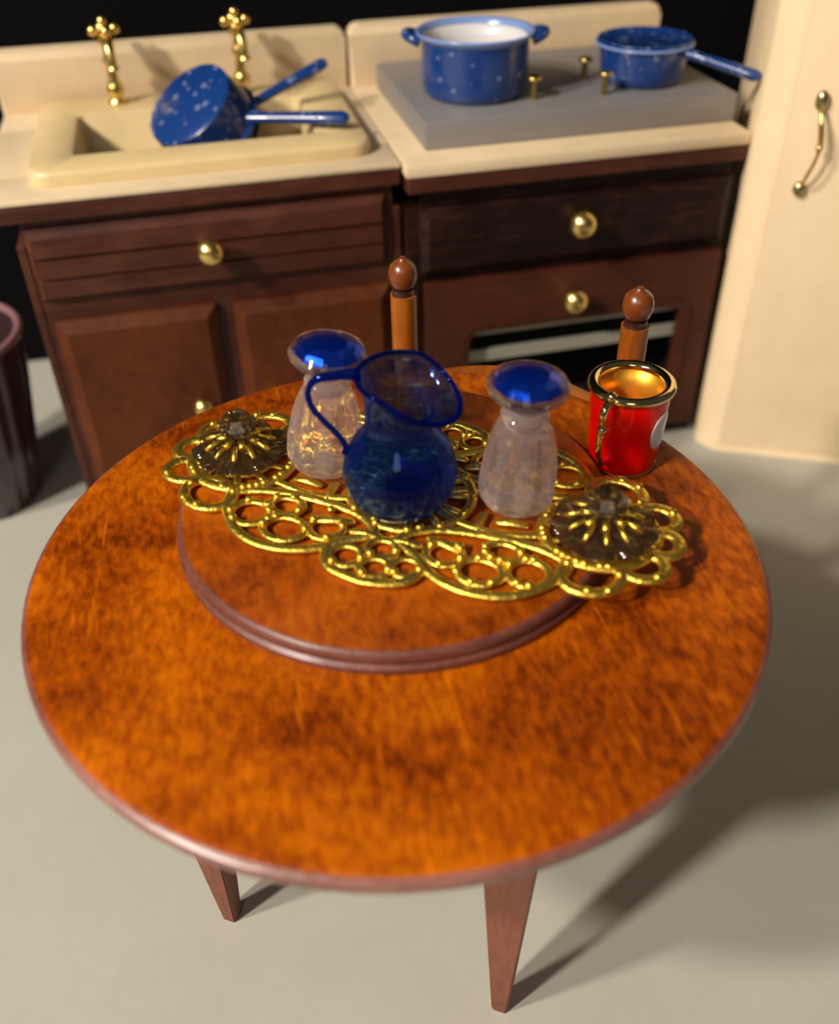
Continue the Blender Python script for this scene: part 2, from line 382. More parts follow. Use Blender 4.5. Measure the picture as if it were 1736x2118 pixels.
MB().lathe([(0, 0), (0.028, 0), (0.028, 0.003), (0.018, 0.004), (0.016, 0.002), (0, 0.002)], 24, (-0.20, 0.0, 0.0035)).build('drain', STEEL, t)

# ornate brass taps on the rear rim
def tap(label, x, y):
    t = thing('brass_tap', label, 'faucet', (x, y, CT + 0.0345))
    MB().lathe([(0, 0), (0.0260, 0), (0.0260, 0.006), (0.0169, 0.012), (0.0195, 0.022), (0.0247, 0.034), (0.0195, 0.048), (0.0130, 0.060), (0.0156, 0.066), (0.0130, 0.074), (0.0117, 0.092), (0.0182, 0.102), (0.0195, 0.110), (0.0130, 0.120), (0.0117, 0.142), (0.0208, 0.150), (0.0234, 0.160), (0.0156, 0.168), (0.0091, 0.178), (0.0091, 0.190), (0, 0.193)], 20).build('stem', BRASS, t)
    h = MB()
    for a in (0.25, PI / 2 + 0.25):
        d = Vector((math.cos(a), math.sin(a), 0))
        h.tube([Vector((0, 0, 0.182)) - d * 0.028, Vector((0, 0, 0.182)) + d * 0.028], 0.008, 8)
        h.ball(tuple(Vector((0, 0, 0.182)) - d * 0.028), 0.014, u=12, v=8); h.ball(tuple(Vector((0, 0, 0.182)) + d * 0.028), 0.014, u=12, v=8)
    h.build('cross_handle', BRASS, t)
    MB().ball((0, 0, 0.202), 0.013).build('finial', BRASS, t)
    p = spline([(0, -0.004, 0.150), (0.004, -0.030, 0.160), (0.008, -0.055, 0.148), (0.010, -0.066, 0.120), (0.011, -0.068, 0.098)], 5)
    MB().tube(p, [0.016] * 5 + [0.013] * (len(p) - 8) + [0.014, 0.017, 0.017], 12).build('spout', BRASS, t)
tap('ornate brass tap at the left end of the sink, clear of the pans', -0.222, 2.845)
tap('ornate brass tap behind the overturned pans in the sink', 0.118, 2.855)

# ------------------------------------------------------------------ stove unit (turned 2 degrees)
sa = math.radians(1.3); SO = (0.449, 2.240)
def slocal(lx, ly): return (SO[0] + lx * math.cos(sa) - ly * math.sin(sa), SO[1] + lx * math.sin(sa) + ly * math.cos(sa))
t = thing('stove_cabinet', 'dark wooden stove cabinet with one drawer above a windowed oven door', 'cabinet', (*SO, 0), sa)
Yf = 0.030
MB().box(0.003, 0.040, Yf, 0.72, 0, 0.80, 0.003).build('side_panel', STOVE_WOOD, t)
MB().box(0.880, 0.895, Yf, 0.72, 0, 0.80, 0.003).build('side_panel', STOVE_WOOD, t)
MB().box(0.040, 0.880, 0.70, 0.72, 0, 0.80).build('back_panel', STOVE_WOOD, t)
f = MB(); f.box(0.040, 0.880, Yf + 0.004, Yf + 0.02, 0.60, 0.857); f.box(0.040, 0.060, Yf + 0.004, Yf + 0.02, 0.0, 0.60); f.box(0.872, 0.880, Yf + 0.004, Yf + 0.02, 0.0, 0.60); f.box(0.060, 0.872, Yf + 0.004, Yf + 0.02, 0.0, 0.05)
f.build('face_frame', STOVE_WOOD, t)
MB().box(0.004, 0.900, 0.004, 0.05, 0.842, 0.882, 0.006).build('top_moulding', CAB_WOOD, t)
do = raised_panel(0.036, 0.878, 0.628, 0.800, Yf + 0.003, 0.032, 0.020).build('drawer', STOVE_WOOD, t)
add_knob(do, 0.4434, Yf - 0.028, 0.7422, 0.036)
# oven door with window opening
od = MB(); zo0, zo1 = 0.05, 0.600; wx0, wx1, wz0, wz1 = 0.152, 0.800, 0.17, 0.464; yf = Yf - 0.028
od.box(0.046, wx0, yf, Yf + 0.003, zo0, zo1, 0.0); od.box(wx1, 0.880, yf, Yf + 0.003, zo0, zo1, 0.0)
od.box(wx0, wx1, yf, Yf + 0.003, wz1, zo1, 0.0); od.box(wx0, wx1, yf, Yf + 0.003, zo0, wz0, 0.0)
bmesh.ops.remove_doubles(od.bm, verts=od.bm.verts[:], dist=1e-5)
oven = od.build('oven_door', OVEN_WOOD, t)
add_knob(oven, 0.4428, yf, 0.5312, 0.034)
# ring frame = outer minus inner built as rings
wf = MB()
oR = rrect(wx0 - 0.012, wx1 + 0.012, wz0 - 0.012, wz1 + 0.012, 0.05, 6); iR = rrect(wx0 + 0.012, wx1 - 0.012, wz0 + 0.012, wz1 - 0.012, 0.035, 6)
rings = [[(x, yf + 0.002, z) for x, z in oR], [(x, yf - 0.006, z) for x, z in oR], [(x, yf - 0.002, z) for x, z in iR], [(x, yf + 0.030, z) for x, z in iR]]
wf.grid_rings([[Vector(p) for p in r] for r in rings])
wf.build('window_frame', OVEN_WOOD, oven, 30)
iv = MB(); iv.box(0.10, 0.86, 0.30, 0.31, 0.10, 0.55); iv.box(0.09, 0.10, Yf + 0.03, 0.31, 0.10, 0.55); iv.box(0.85, 0.86, Yf + 0.03, 0.31, 0.10, 0.55); iv.box(0.09, 0.86, Yf + 0.03, 0.31, 0.09, 0.10); iv.box(0.09, 0.86, Yf + 0.03, 0.31, 0.55, 0.56)
iv.build('oven_cavity', DARK_VOID, t)
MB().box(0.12, 0.84, Yf + 0.012, Yf + 0.026, 0.335, 0.372, 0.004).build('oven_rack', RACK, t)
MB().box(0.12, 0.84, Yf + 0.012, Yf + 0.018, 0.418, 0.442, 0.004).build('oven_rack', RACK, t)

t = thing('stove_countertop', 'cream stove countertop with round-cornered backsplash under the metal cooktop', 'countertop', (*SO, 0.882), sa)
MB().box(0.0, 0.902, 0.0, 0.757, 0.0005, CT - 0.882, 0.007).build('slab', CREAM, t, 40)
mb = MB().prism(splash(0.004, 0.962, CT - 0.882 - 0.002, 1.080 - 0.882, 0.03), -0.022, 0.022, 0.008)
mb.xf(Matrix.Translation((0, 0.735, 0)) @ FRONT); mb.build('backsplash', CREAM, t, 40)

t = thing('cooktop', 'raised grey metal cooktop block carrying a blue pot and a blue saucepan', 'cooktop', (0.935, 2.63, CT + 0.0006), sa)
MB().box(-0.424, 0.404, -0.286, 0.296, 0, 0.069, 0.004).build('metal_block', STEEL, t, 40)
CK = CT + 0.0006 + 0.069
for (px, py) in ((0.825, 2.445), (1.013, 2.437), (1.011, 2.581)):
    d = Vector((px - 0.935, py - 2.63)); lx = d.x * math.cos(sa) + d.y * math.sin(sa); ly = -d.x * math.sin(sa) + d.y * math.cos(sa)
    MB().lathe([(0, 0), (0.0085, 0), (0.0085, 0.044), (0.018, 0.047), (0.020, 0.053), (0.017, 0.056), (0.006, 0.055), (0, 0.053)], 20, (lx, ly, 0.0688)).build('burner_pin', BRASS, t)

# ------------------------------------------------------------------ enamelware
def shell(prof_out, th, n=48):
    """closed vessel profile: outside up then inside down"""
    inner = [(max(r - th, 0), z) for r, z in reversed(prof_out)]
    inner[-1] = (0, prof_out[0][1] + th); inner = [(r, max(z, prof_out[0][1] + th)) for r, z in inner]
    return [(0, prof_out[0][1])] + prof_out + inner
def saucepan(label, mtx=None, loc=None, rb=0.105, rt=0.120, h=0.095, hl=0.21, rise=0.0, rotz=0, group=None):
    t = thing('saucepan', label, 'pan', loc or (0, 0, 0), rotz, group, mtx)
    MB().lathe(shell([(rb * 0.9, 0), (rb, 0.006), (rb + (rt - rb) * 0.3, h * 0.3), (rt * 0.99, h * 0.94), (rt + 0.006, h * 0.97), (rt + 0.006, h)], 0.005), 56).build('bowl', BLUE, t, 50)
    MB().tube([((rt + 0.0055) * math.cos(2 * PI * k / 48), (rt + 0.0055) * math.sin(2 * PI * k / 48), h) for k in range(48)], 0.0035, 8, closed=True).build('rim', PALE_BLUE if mtx is None else BLUE, t)
    z = h - 0.014
    pts = [(rt - 0.003 + hl * q, 0, z + 0.002 + rise * q) for q in (0, 0.1, 0.25, 0.7, 0.92, 0.975, 1.0)]
    MB().tube(pts, [0.018, 0.016, 0.015, 0.018, 0.019, 0.014, 0.004], 10, flat=0.75, up=(0, 0, 1)).build('handle', BLUE, t, 50)
    return t
# lidded pan on the cooktop
pc = Vector((1.155, 2.539, CK + 0.0003)); he = Vector((1.361, 2.281))
ha = math.atan2(he.y - pc.y, he.x - pc.x)
saucepan('blue speckled saucepan standing on the cooktop, handle pointing right', loc=tuple(pc), rotz=ha, rise=-0.030)
t = thing('pan_lid', 'flat speckled blue lid on the saucepan that stands on the cooktop', 'lid', (pc.x, pc.y, pc.z + 0.0955 + 0.0032), ha)
MB().lathe([(0, 0), (0.122, 0), (0.1245, 0.003), (0.122, 0.007), (0.112, 0.008), (0.108, 0.0055), (0, 0.0065)], 56).build('disc', BLUE, t, 50)
# overturned pans in the sink
N = Vector((-0.50, -0.35, 0.79)).normalized(); P = Vector((-0.036, 2.60, 1.002))
saucepan('blue speckled saucepan tipped upside down in the sink, base facing up', mtx=align(-N, Vector((0.369, 2.45, 0.952)) - (P - N * 0.085), P), rb=0.121, rt=0.132, h=0.10, hl=0.26, rise=0.068)
P2 = P - N * 0.034
saucepan('blue saucepan nested under the overturned one in the sink, only handle showing', mtx=align(-N, Vector((0.34, 2.73, 0.978)) - (P2 - N * 0.085), P2), rb=0.108, rt=0.117, h=0.105, hl=0.23, rise=0.065)

# stock pot
t = thing('stock_pot', 'open blue enamel pot with white inside on the left of the cooktop', 'pot', (0.697, 2.545, CK + 0.0003), math.radians(-12))
h = 0.150
MB().lathe([(0, 0), (0.118, 0), (0.128, 0.006), (0.134, 0.022), (0.137, 0.06), (0.137, h - 0.022), (0.1365, h - 0.012), (0.1335, h - 0.012), (0.1335, 0.1), (0.133, 0.02), (0.12, 0.005), (0, 0.005)], 64).build('pot_wall', POT_BLUE, t, 50)
rim = MB(); pr = [(0.1372, h - 0.018), (0.143, h - 0.010), (0.150, h - 0.005), (0.152, h - 0.001), (0.149, h + 0.002), (0.142, h - 0.002), (0.134, h - 0.012), (0.134, h - 0.018)]
rim.grid_rings([[Vector((r * math.cos(2 * PI * j / 64), r * math.sin(2 * PI * j / 64), z)) for j in range(64)] for r, z in pr], close_v=True)
rim.build('rim', PALE_BLUE, t)
MB().lathe([(0, 0.0052), (0.119, 0.0052), (0.1325, 0.021), (0.1332, 0.1), (0.1333, h - 0.013), (0.1313, h - 0.013), (0.131, 0.1), (0.130, 0.022), (0.117, 0.008), (0, 0.008)], 64).build('white_lining', WHITE_EN, t)
for sg in (-1, 1):
    pts = spline([(sg * 0.140, -0.038, h - 0.020), (sg * 0.158, -0.036, h - 0.012), (sg * 0.172, -0.018, h - 0.008), (sg * 0.176, 0.0, h - 0.007), (sg * 0.172, 0.018, h - 0.008), (sg * 0.158, 0.036, h - 0.012), (sg * 0.140, 0.038, h - 0.020)], 4)
    MB().tube(pts, 0.012, 10).build('handle', BLUE, t)

# ------------------------------------------------------------------ tall ivory cupboard on the right
E0 = Vector((1.366, 2.163)); fa = math.atan2(2.005 - 2.163, 1.694 - 1.361)
t = thing('tall_cupboard', 'tall ivory painted cupboard with curved brass pull at the right edge', 'cupboard', (E0.x, E0.y, 0), fa)
body = MB(); x0 = -0.055
out = []
out += [(x0, 0.052), (x0 + 0.006, 0.040), (x0 + 0.052, 0.005), (x0 + 0.062, 0.0)]
out += [(0.75, 0.0), (0.75, 0.72), (x0, 0.72)]
body.prism(out, 0.0, 1.95).build('cabinet_body', WHITE_PAINT, t, 35)
MB().box(0.014, 0.735, -0.005, -0.0002, 0.03, 1.93, 0.004).build('door', WHITE_PAINT, t, 35)
hd = MB(); ex = 0.078
pts = spline([(ex, -0.014, 1.020), (ex + 0.002, -0.042, 0.995), (ex + 0.010, -0.052, 0.955), (ex + 0.014, -0.052, 0.925), (ex + 0.010, -0.050, 0.890), (ex, -0.040, 0.850), (ex - 0.004, -0.014, 0.815)], 5)
hp = hd.tube(pts, [0.007 if 6 < i < len(pts) - 14 else 0.0045 for i in range(len(pts))], 8).build('door_pull', BRASS, t)
MB().ball((ex, -0.014, 1.022), 0.016, (1, 0.8, 1.5)).build('mount', TARNISH, hp)
MB().ball((ex - 0.006, -0.014, 0.812), 0.016, (1, 0.8, 1.2)).build('mount', TARNISH, hp)
MB().lathe([(0, -0.006), (0.008, -0.005), (0.009, 0), (0.008, 0.005), (0, 0.006)], 12, (ex + 0.0135, -0.052, 0.925)).build('collar', BRASS, hp)

# ------------------------------------------------------------------ waste bin at the left edge
t = thing('waste_bin', 'dark plum ribbed waste bin with pinkish rim left of the sink cabinet', 'bin', (-0.775, 2.455, 0))
def flute(r, z, a): return (r * (1 + 0.018 * math.cos(22 * a)) if r > 0.05 else r, z)
MB().lathe([(0, 0), (0.138, 0), (0.143, 0.006), (0.178, 0.20), (0.205, 0.38), (0.215, 0.505), (0.208, 0.505), (0.198, 0.38), (0.171, 0.20), (0.136, 0.012), (0, 0.010)], 132, mod=flute).build('bin_wall', BIN, t, 50)
MB().tube([(0.214 * math.cos(2 * PI * k / 56), 0.214 * math.sin(2 * PI * k / 56), 0.51) for k in range(56)], 0.012, 10, closed=True).build('rim', BIN_RIM, t)

# ------------------------------------------------------------------ ladder-back chair
PL, PR = Vector((0.318, 1.641, 0)), Vector((0.690, 1.416, 0)); cc = (PL + PR) / 2; ca = math.atan2(PR.y - PL.y, PR.x - PL.x); hw = (PR - PL).length / 2
t = thing('ladder_back_chair', 'orange-brown ladder-back chair with ball finials tucked behind the round table', 'chair', (cc.x, cc.y, 0), ca)
for sg in (-1, 1):
    po = MB().lathe([(0, 0), (0.014, 0), (0.024, 0.12), (0.025, 0.45), (0.025, 0.885), (0, 0.885)], 24, (sg * hw, 0, 0)).build('back_post', CHAIR_WOOD, t, 40)
    MB().lathe([(0, 0.885), (0.0215, 0.885), (0.0195, 0.891), (0.0215, 0.897), (0, 0.897)], 24, (sg * hw, 0, 0.0002)).build('turned_groove', GROOVE_WOOD, po, 40)
    MB().lathe([(0, 0.8975), (0.016, 0.8975), (0.023, 0.904), (0.0275, 0.918), (0.0275, 0.928), (0.024, 0.941), (0.016, 0.949), (0.007, 0.953), (0.006, 0.958), (0, 0.959)], 24, (sg * hw, 0, 0)).build('finial', FINIAL_WOOD, po, 60)
    MB().lathe([(0, 0), (0.014, 0), (0.022, 0.10), (0.024, 0.43), (0, 0.43)], 20, (sg * 0.15, -0.34, 0)).build('front_leg', CHAIR_WOOD, t, 40)
    MB().tube([(sg * hw, 0, 0.22), (sg * 0.15, -0.34, 0.22)], 0.010, 10).build('stretcher', CHAIR_WOOD, t)
MB().prism([(-hw + 0.03, 0.0), (-0.168, -0.36), (0.168, -0.36), (hw - 0.03, 0.0)], 0.43, 0.455, 0.008).build('seat', CHAIR_WOOD, t)
MB().tube([(-0.15, -0.34, 0.17), (0.15, -0.34, 0.17)], 0.010, 10).build('stretcher', CHAIR_WOOD, t)
for zb, zt, ar in ((0.655, 0.712, 0.040), (0.535, 0.585, 0.025)):
    mb = MB(); n = 16; fr, bk = [], []
    for i in range(n + 1):
        s = i / n; x = -hw + 0.02 + (2 * hw - 0.04) * s; top = zt + ar * math.sin(PI * s)
        fr.append((mb.bm.verts.new((x, -0.008 + 0.012 * math.sin(PI * s), zb)), mb.bm.verts.new((x, -0.008 + 0.012 * math.sin(PI * s), top))))
        bk.append((mb.bm.verts.new((x, 0.008 + 0.012 * math.sin(PI * s), zb)), mb.bm.verts.new((x, 0.008 + 0.012 * math.sin(PI * s), top))))
    for i in range(n):
        mb.bm.faces.new((fr[i][0], fr[i + 1][0], fr[i + 1][1], fr[i][1])); mb.bm.faces.new((bk[i][0], bk[i + 1][0], bk[i + 1][1], bk[i][1]))
        mb.bm.faces.new((fr[i][1], fr[i + 1][1], bk[i + 1][1], bk[i][1])); mb.bm.faces.new((fr[i][0], fr[i + 1][0], bk[i + 1][0], bk[i][0]))
    for i in (0, n): mb.bm.faces.new((fr[i][0], fr[i][1], bk[i][1], bk[i][0]))
    mb.build('back_slat', CHAIR_WOOD, t)

# ------------------------------------------------------------------ round table
TX, TY, TR = 0.187, 1.0743, 0.541
t = thing('round_table', 'round orange-brown wooden table with four tapered legs in the foreground', 'table', (TX, TY, 0))
tb = MB(); n = 128
pr = [(0.0, 0.722), (TR - 0.010, 0.722), (TR - 0.002, 0.726), (TR + 0.001, 0.735), (TR - 0.001, 0.744), (TR - 0.008, 0.7492), (TR - 0.022, 0.750), (0.0, 0.750)]
tb.lathe(pr, n)
for fc in tb.bm.faces:
    c = fc.calc_center_median(); rr = math.hypot(c.x, c.y)
    fc.material_index = 0 if (c.z > 0.7493 or (rr < 0.3 and c.z > 0.74)) else 1
tb.build('tabletop', [TABLE_WOOD, EDGE_WOOD], t, 40)
for k in range(4):
    a = -2.903 + k * PI / 2
    lg = MB(); bm = lg.bm
    d = Vector((math.cos(a), math.sin(a), 0)); e1 = Vector((math.cos(a - PI / 4), math.sin(a - PI / 4), 0)); e2 = Vector((math.cos(a + PI / 4), math.sin(a + PI / 4), 0))
    rings = []
    for z, wd, off in ((0.0, 0.027, 0.0), (0.45, 0.070, 0.004), (0.7215, 0.097, 0.006)):
        c = d * (0.364 + off) + e1 * 0 + Vector((0, 0, z))
        rings.append([c + e1 * (sx * wd / 2) + e2 * (sy * wd / 2) for sx, sy in ((-1, -1), (1, -1), (1, 1), (-1, 1))])
    lg.grid_rings(rings, cap0=True, cap1=True)
    es = [e for e in bm.edges if abs((e.verts[0].co - e.verts[1].co).normalized().z) > 0.5]
    bmesh.ops.bevel(bm, geom=es, offset=0.003, segments=2, affect='EDGES')
    lg.build('leg', LEG_WOOD, t, 35)

# wooden disc on the table
DX, DY, DR = 0.2026, 1.1585, 0.3305
DT = 0.786
t = thing('wooden_turntable', 'low round wooden turntable board set on the round table', 'turntable', (DX, DY, 0.7503))
MB().lathe([(0, 0), (DR + 0.002, 0), (DR + 0.006, 0.003), (DR + 0.006, 0.011), (DR + 0.001, 0.0155), (0, 0.0155)], 112).build('base_ring', DISC_EDGE_WOOD, t, 40)
tb = MB().lathe([(0, 0.0157), (DR - 0.004, 0.0157), (DR + 0.002, 0.019), (DR + 0.003, 0.026), (DR, 0.032), (DR - 0.005, DT - 0.7503), (0, DT - 0.7503)], 112)
for fc in tb.bm.faces: fc.material_index = 0 if fc.calc_center_median().z > 0.0340 else 1
tb.build('top_plate', [DISC_WOOD, DISC_EDGE_WOOD], t, 40)

# ------------------------------------------------------------------ gold filigree tray
TC = Vector((0.226, 1.148)); ta = math.radians(-32.1); TZ = DT + 0.0005
t = thing('filigree_tray', 'pierced gold filigree tray lying across the wooden turntable', 'tray', (TC.x, TC.y, TZ), ta)
ZW = 0.0065
def ellp(cu, cv, a, b, rot=0.0, n=32, z=ZW, a0=0.0, a1=2 * PI, endp=False):
    P = []
    for k in range(n + (1 if endp else 0)):
        s = a0 + (a1 - a0) * k / n; x, y = a * math.cos(s), b * math.sin(s)
        P.append((cu + x * math.cos(rot) - y * math.sin(rot), cv + x * math.sin(rot) + y * math.cos(rot), z))
    return P
beads = []
for su in (-1, 1):
    for sv in (-1, 1):
        # big corner scroll: closed lobed outline
        P = spline([(su * 0.262, sv * 0.085, ZW), (su * 0.248, sv * 0.130, ZW), (su * 0.205, sv * 0.170, ZW), (su * 0.150, sv * 0.182, ZW), (su * 0.095, sv * 0.168, ZW), (su * 0.055, sv * 0.135, ZW), (su * 0.020, sv * 0.105, ZW),
                    (su * 0.060, sv * 0.072, ZW), (su * 0.130, sv * 0.060, ZW), (su * 0.210, sv * 0.062, ZW)], 6, True)
        MB().tube(P, 0.0088, 8, True, 0.58).build('corner_scroll', GOLD, t)
        for cu, cv, a, b in ((0.215, 0.120, 0.030, 0.027), (0.150, 0.138, 0.033, 0.026), (0.092, 0.118, 0.026, 0.024), (0.170, 0.088, 0.026, 0.020)):
            MB().tube(ellp(su * cu, sv * cv, a, b, n=24), 0.0071, 7, True, 0.58).build('scroll_ring', GOLD, t)
            for q in range(5):
                s = random.uniform(0, 2 * PI); beads.append((su * cu + a * math.cos(s), sv * cv + b * math.sin(s)))
        # spoke from the centre out to the corner
        MB().tube(spline([(su * 0.035, sv * 0.015, ZW), (su * 0.085, sv * 0.040, ZW), (su * 0.150, sv * 0.050, ZW), (su * 0.215, sv * 0.035, ZW)], 6), 0.0074, 7, False, 0.58).build('spoke', GOLD, t)
        MB().tube([(su * 0.120, sv * 0.012, ZW), (su * 0.120, sv * 0.062, ZW)], 0.0074, 7, False, 0.58).build('cross_bar', GOLD, t)
        # end lobes
        MB().tube(ellp(su * 0.298, sv * 0.098, 0.042, 0.034, su * sv * -0.3, 24), 0.0098, 8, True, 0.58).build('end_loop', GOLD, t)
        MB().tube(ellp(su * 0.362, sv * 0.055, 0.032, 0.028, 0, 24), 0.0098, 8, True, 0.58).build('end_loop', GOLD, t)
        beads += [(su * 0.300, sv * 0.131), (su * 0.327, sv * 0.122), (su * 0.385, sv * 0.074), (su * 0.262, sv * 0.084), (su * 0.335, sv * 0.085)]
    MB().tube(ellp(su * 0.382, 0, 0.024, 0.026, 0, 20), 0.0104, 8, True, 0.58).build('end_loop', GOLD, t)
    MB().tube(ellp(su * 0.290, 0, 0.082, 0.078, 0, 40), 0.0104, 8, True, 0.58).build('rosette_ring', GOLD, t)
    MB().tube(ellp(su * 0.290, 0, 0.045, 0.043, 0, 28), 0.0080, 8, True, 0.58).build('rosette_ring', GOLD, t)
    for k in range(10):
        a = 2 * PI * k / 10; c, s = math.cos(a), math.sin(a)
        MB().tube([(su * 0.290 + 0.045 * c, 0.043 * s, ZW), (su * 0.290 + 0.082 * c, 0.078 * s, ZW)], 0.0068, 6, False, 0.58).build('rosette_spoke', GOLD, t)
for sv in (-1, 1):
    MB().tube(spline([(-0.075, sv * 0.150, ZW), (-0.058, sv * 0.190, ZW), (-0.015, sv * 0.205, ZW), (0.02, sv * 0.205, ZW), (0.062, sv * 0.188, ZW), (0.075, sv * 0.150, ZW)], 6), 0.0088, 8, False, 0.58).build('fan_arch', GOLD, t)
    for cu, cv, r in ((-0.040, 0.165, 0.024), (0.008, 0.176, 0.022), (0.050, 0.162, 0.021), (0.004, 0.135, 0.022)):
        MB().tube(ellp(cu, sv * cv, r, r * 0.9, 0, 20), 0.0068, 7, True, 0.58).build('scroll_ring', GOLD, t)
        beads.append((cu + r, sv * cv)); beads.append((cu - r * 0.5, sv * (cv + r * 0.8)))
MB().tube(ellp(0, 0, 0.095, 0.088, 0, 40), 0.0087, 8, True, 0.58).build('centre_ring', GOLD, t)
MB().tube(ellp(0, 0, 0.050, 0.048, 0, 32), 0.0087, 8, True, 0.58).build('centre_ring', GOLD, t)
for k in range(12):
    a = 2 * PI * (k + 0.5) / 12; c, s = math.cos(a), math.sin(a)
    MB().tube([(0.05 * c, 0.048 * s, ZW), (0.094 * c, 0.087 * s, ZW)], 0.0071, 6, False, 0.58).build('centre_spoke', GOLD, t)
    beads.append((0.096 * c, 0.089 * s))
for sv in (-1, 1):
    for u, v, l, q in ((-0.085, 0.098, 0.030, -0.25), (-0.030, 0.112, 0.028, 0.0), (0.030, 0.112, 0.028, 0.0), (0.085, 0.098, 0.030, 0.25), (0.0, 0.062, 0.024, 0.0), (-0.165, 0.022, 0.026, 0.1), (0.165, 0.022, 0.026, -0.1)):
        c, n = math.cos(q * sv), math.sin(q * sv)
        MB().tube([(u - l * c * x, sv * v - l * n * x, ZW + 0.002 - 0.003 * abs(x)) for x in (-1, -0.8, 0, 0.8, 1)], [0.003, 0.007, 0.0085, 0.007, 0.003], 7, False, 0.6).build('leaf_bar', GOLD, t)
for v in (-0.105, 0.105):
    for u in (-0.10, -0.03, 0.04, 0.11): beads.append((u, v * random.uniform(0.7, 1.0)))
for k in range(46):
    a = 2 * PI * k / 46; beads.append((random.choice((-1, 1)) * 0.290 + 0.082 * math.cos(a), 0.078 * math.sin(a)))
b0 = MB().ball((0, 0, 0), 0.0068, (1, 1, 0.8), 10, 8).build('bead', GOLD, t)
for i, (u, v) in enumerate(beads):
    o = b0 if i == 0 else b0.copy()
    if i: C.objects.link(o); o.parent = t
    o.location = (u, v, ZW + 0.0045)
TTOP = TZ + ZW + 0.0075

# ------------------------------------------------------------------ crystal flower dishes at the ends of the tray
def flower(label, x, y, rot, lean):
    m = Matrix.Translation((x, y, TTOP + 0.003)) @ Matrix.Rotation(rot, 4, 'Z') @ Matrix.Rotation(lean, 4, 'Y')
    t = thing('crystal_flower', label, 'ornament', matrix=m, group=None)
    NP = 9
    def pet(r, z, a):
        k = min(1, r / 0.08); w = abs(math.cos(NP * a / 2)); return r * (1 - 0.12 * k * (1 - w)), z + 0.010 * k * (w - 0.5) + 0.002
    MB().lathe([(0, 0.006), (0.030, 0.006), (0.056, 0.004), (0.074, 0.004), (0.078, 0.008), (0.074, 0.012), (0.062, 0.017), (0.040, 0.023), (0.022, 0.028), (0.0, 0.030)], 108, mod=pet).build('petals', SMOKE, t, 35)
    MB().lathe([(0, 0.030), (0.014, 0.030), (0.017, 0.036), (0.030, 0.050), (0.031, 0.056), (0.020, 0.072), (0.0, 0.074)], 8).build('faceted_knob', SMOKE, t, 10)
    ring = MB()
    for k in range(7):
        a = 2 * PI * k / 7; c, s = math.cos(a), math.sin(a)
        ring.tube([(0.016 * c, 0.016 * s, 0.034), (0.034 * c, 0.034 * s, 0.029)], [0.0045, 0.0065], 6)
    for k in range(11):
        a = 2 * PI * (k + 0.3) / 11; c, s = math.cos(a), math.sin(a)
        ring.tube([(0.030 * c, 0.030 * s, 0.0335), (0.046 * c, 0.046 * s, 0.0270), (0.056 * c, 0.056 * s, 0.0225)], [0.0025, 0.0048, 0.0035], 6)
    ring.build('gold_stamens', GOLD, t)
def tl(u, v): return (TC.x + u * math.cos(ta) - v * math.sin(ta), TC.y + u * math.sin(ta) + v * math.cos(ta))
flower('smoky crystal flower on the left end of the gold tray', *tl(-0.292, 0.002), 0.3, 0.0)
flower('smoky crystal flower on the right end of the gold tray beside the red mug', *tl(0.297, -0.012), 0.8, 0.0)

# ------------------------------------------------------------------ crystal cruets
def cruet(label, x, y, lean, lean_az):
    ax = Vector((-math.sin(lean_az), math.cos(lean_az), 0))
    m = Matrix.Translation((x, y, TTOP + 0.003)) @ Matrix.Rotation(lean, 4, ax)
    t = thing('crystal_shaker', label, 'shaker', matrix=m, group='crystal shakers on the gold tray')
    def fl(r, z, a):
        k = max(0.0, min(1.0, (0.135 - z) / 0.02)) * max(0.0, min(1.0, (z - 0.004) / 0.015)); return r * (1 - 0.085 * k * (0.5 - 0.5 * math.cos(8 * a))), z
    MB().lathe([(0, 0), (0.040, 0), (0.050, 0.004), (0.0575, 0.016), (0.060, 0.032), (0.0585, 0.060), (0.053, 0.095), (0.046, 0.120), (0.041, 0.130), (0.030, 0.135), (0, 0.135)], 64, mod=fl).build('body', CLEAR, t, 40)
    MB().lathe([(0, 0.1352), (0.028, 0.1352), (0.030, 0.140), (0.034, 0.146), (0.035, 0.152), (0.031, 0.157), (0.026, 0.160), (0, 0.160)], 40).build('neck', CLEAR, t, 40)
    MB().lathe([(0, 0.1602), (0.022, 0.1602), (0.026, 0.165), (0.040, 0.175), (0.053, 0.186), (0.0585, 0.194), (0.0585, 0.199), (0.052, 0.209), (0.036, 0.217), (0.018, 0.220), (0, 0.220)], 48).build('stopper', CLEARER, t, 20)
    MB().lathe([(0, 0.180), (0.018, 0.184), (0.036, 0.192), (0.0490, 0.1990), (0.041, 0.2075), (0.028, 0.2135), (0.012, 0.2160), (0, 0.2162)], 10).build('blue_core', SAPPHIRE, t, 12)
cruet('clear crystal shaker with blue top behind the pitcher handle, left on the tray', 0.106, 1.248, math.radians(6.0), -0.22)
cruet('clear crystal shaker with blue top between the pitcher and red mug', 0.372, 1.085, math.radians(2.8), -0.22)

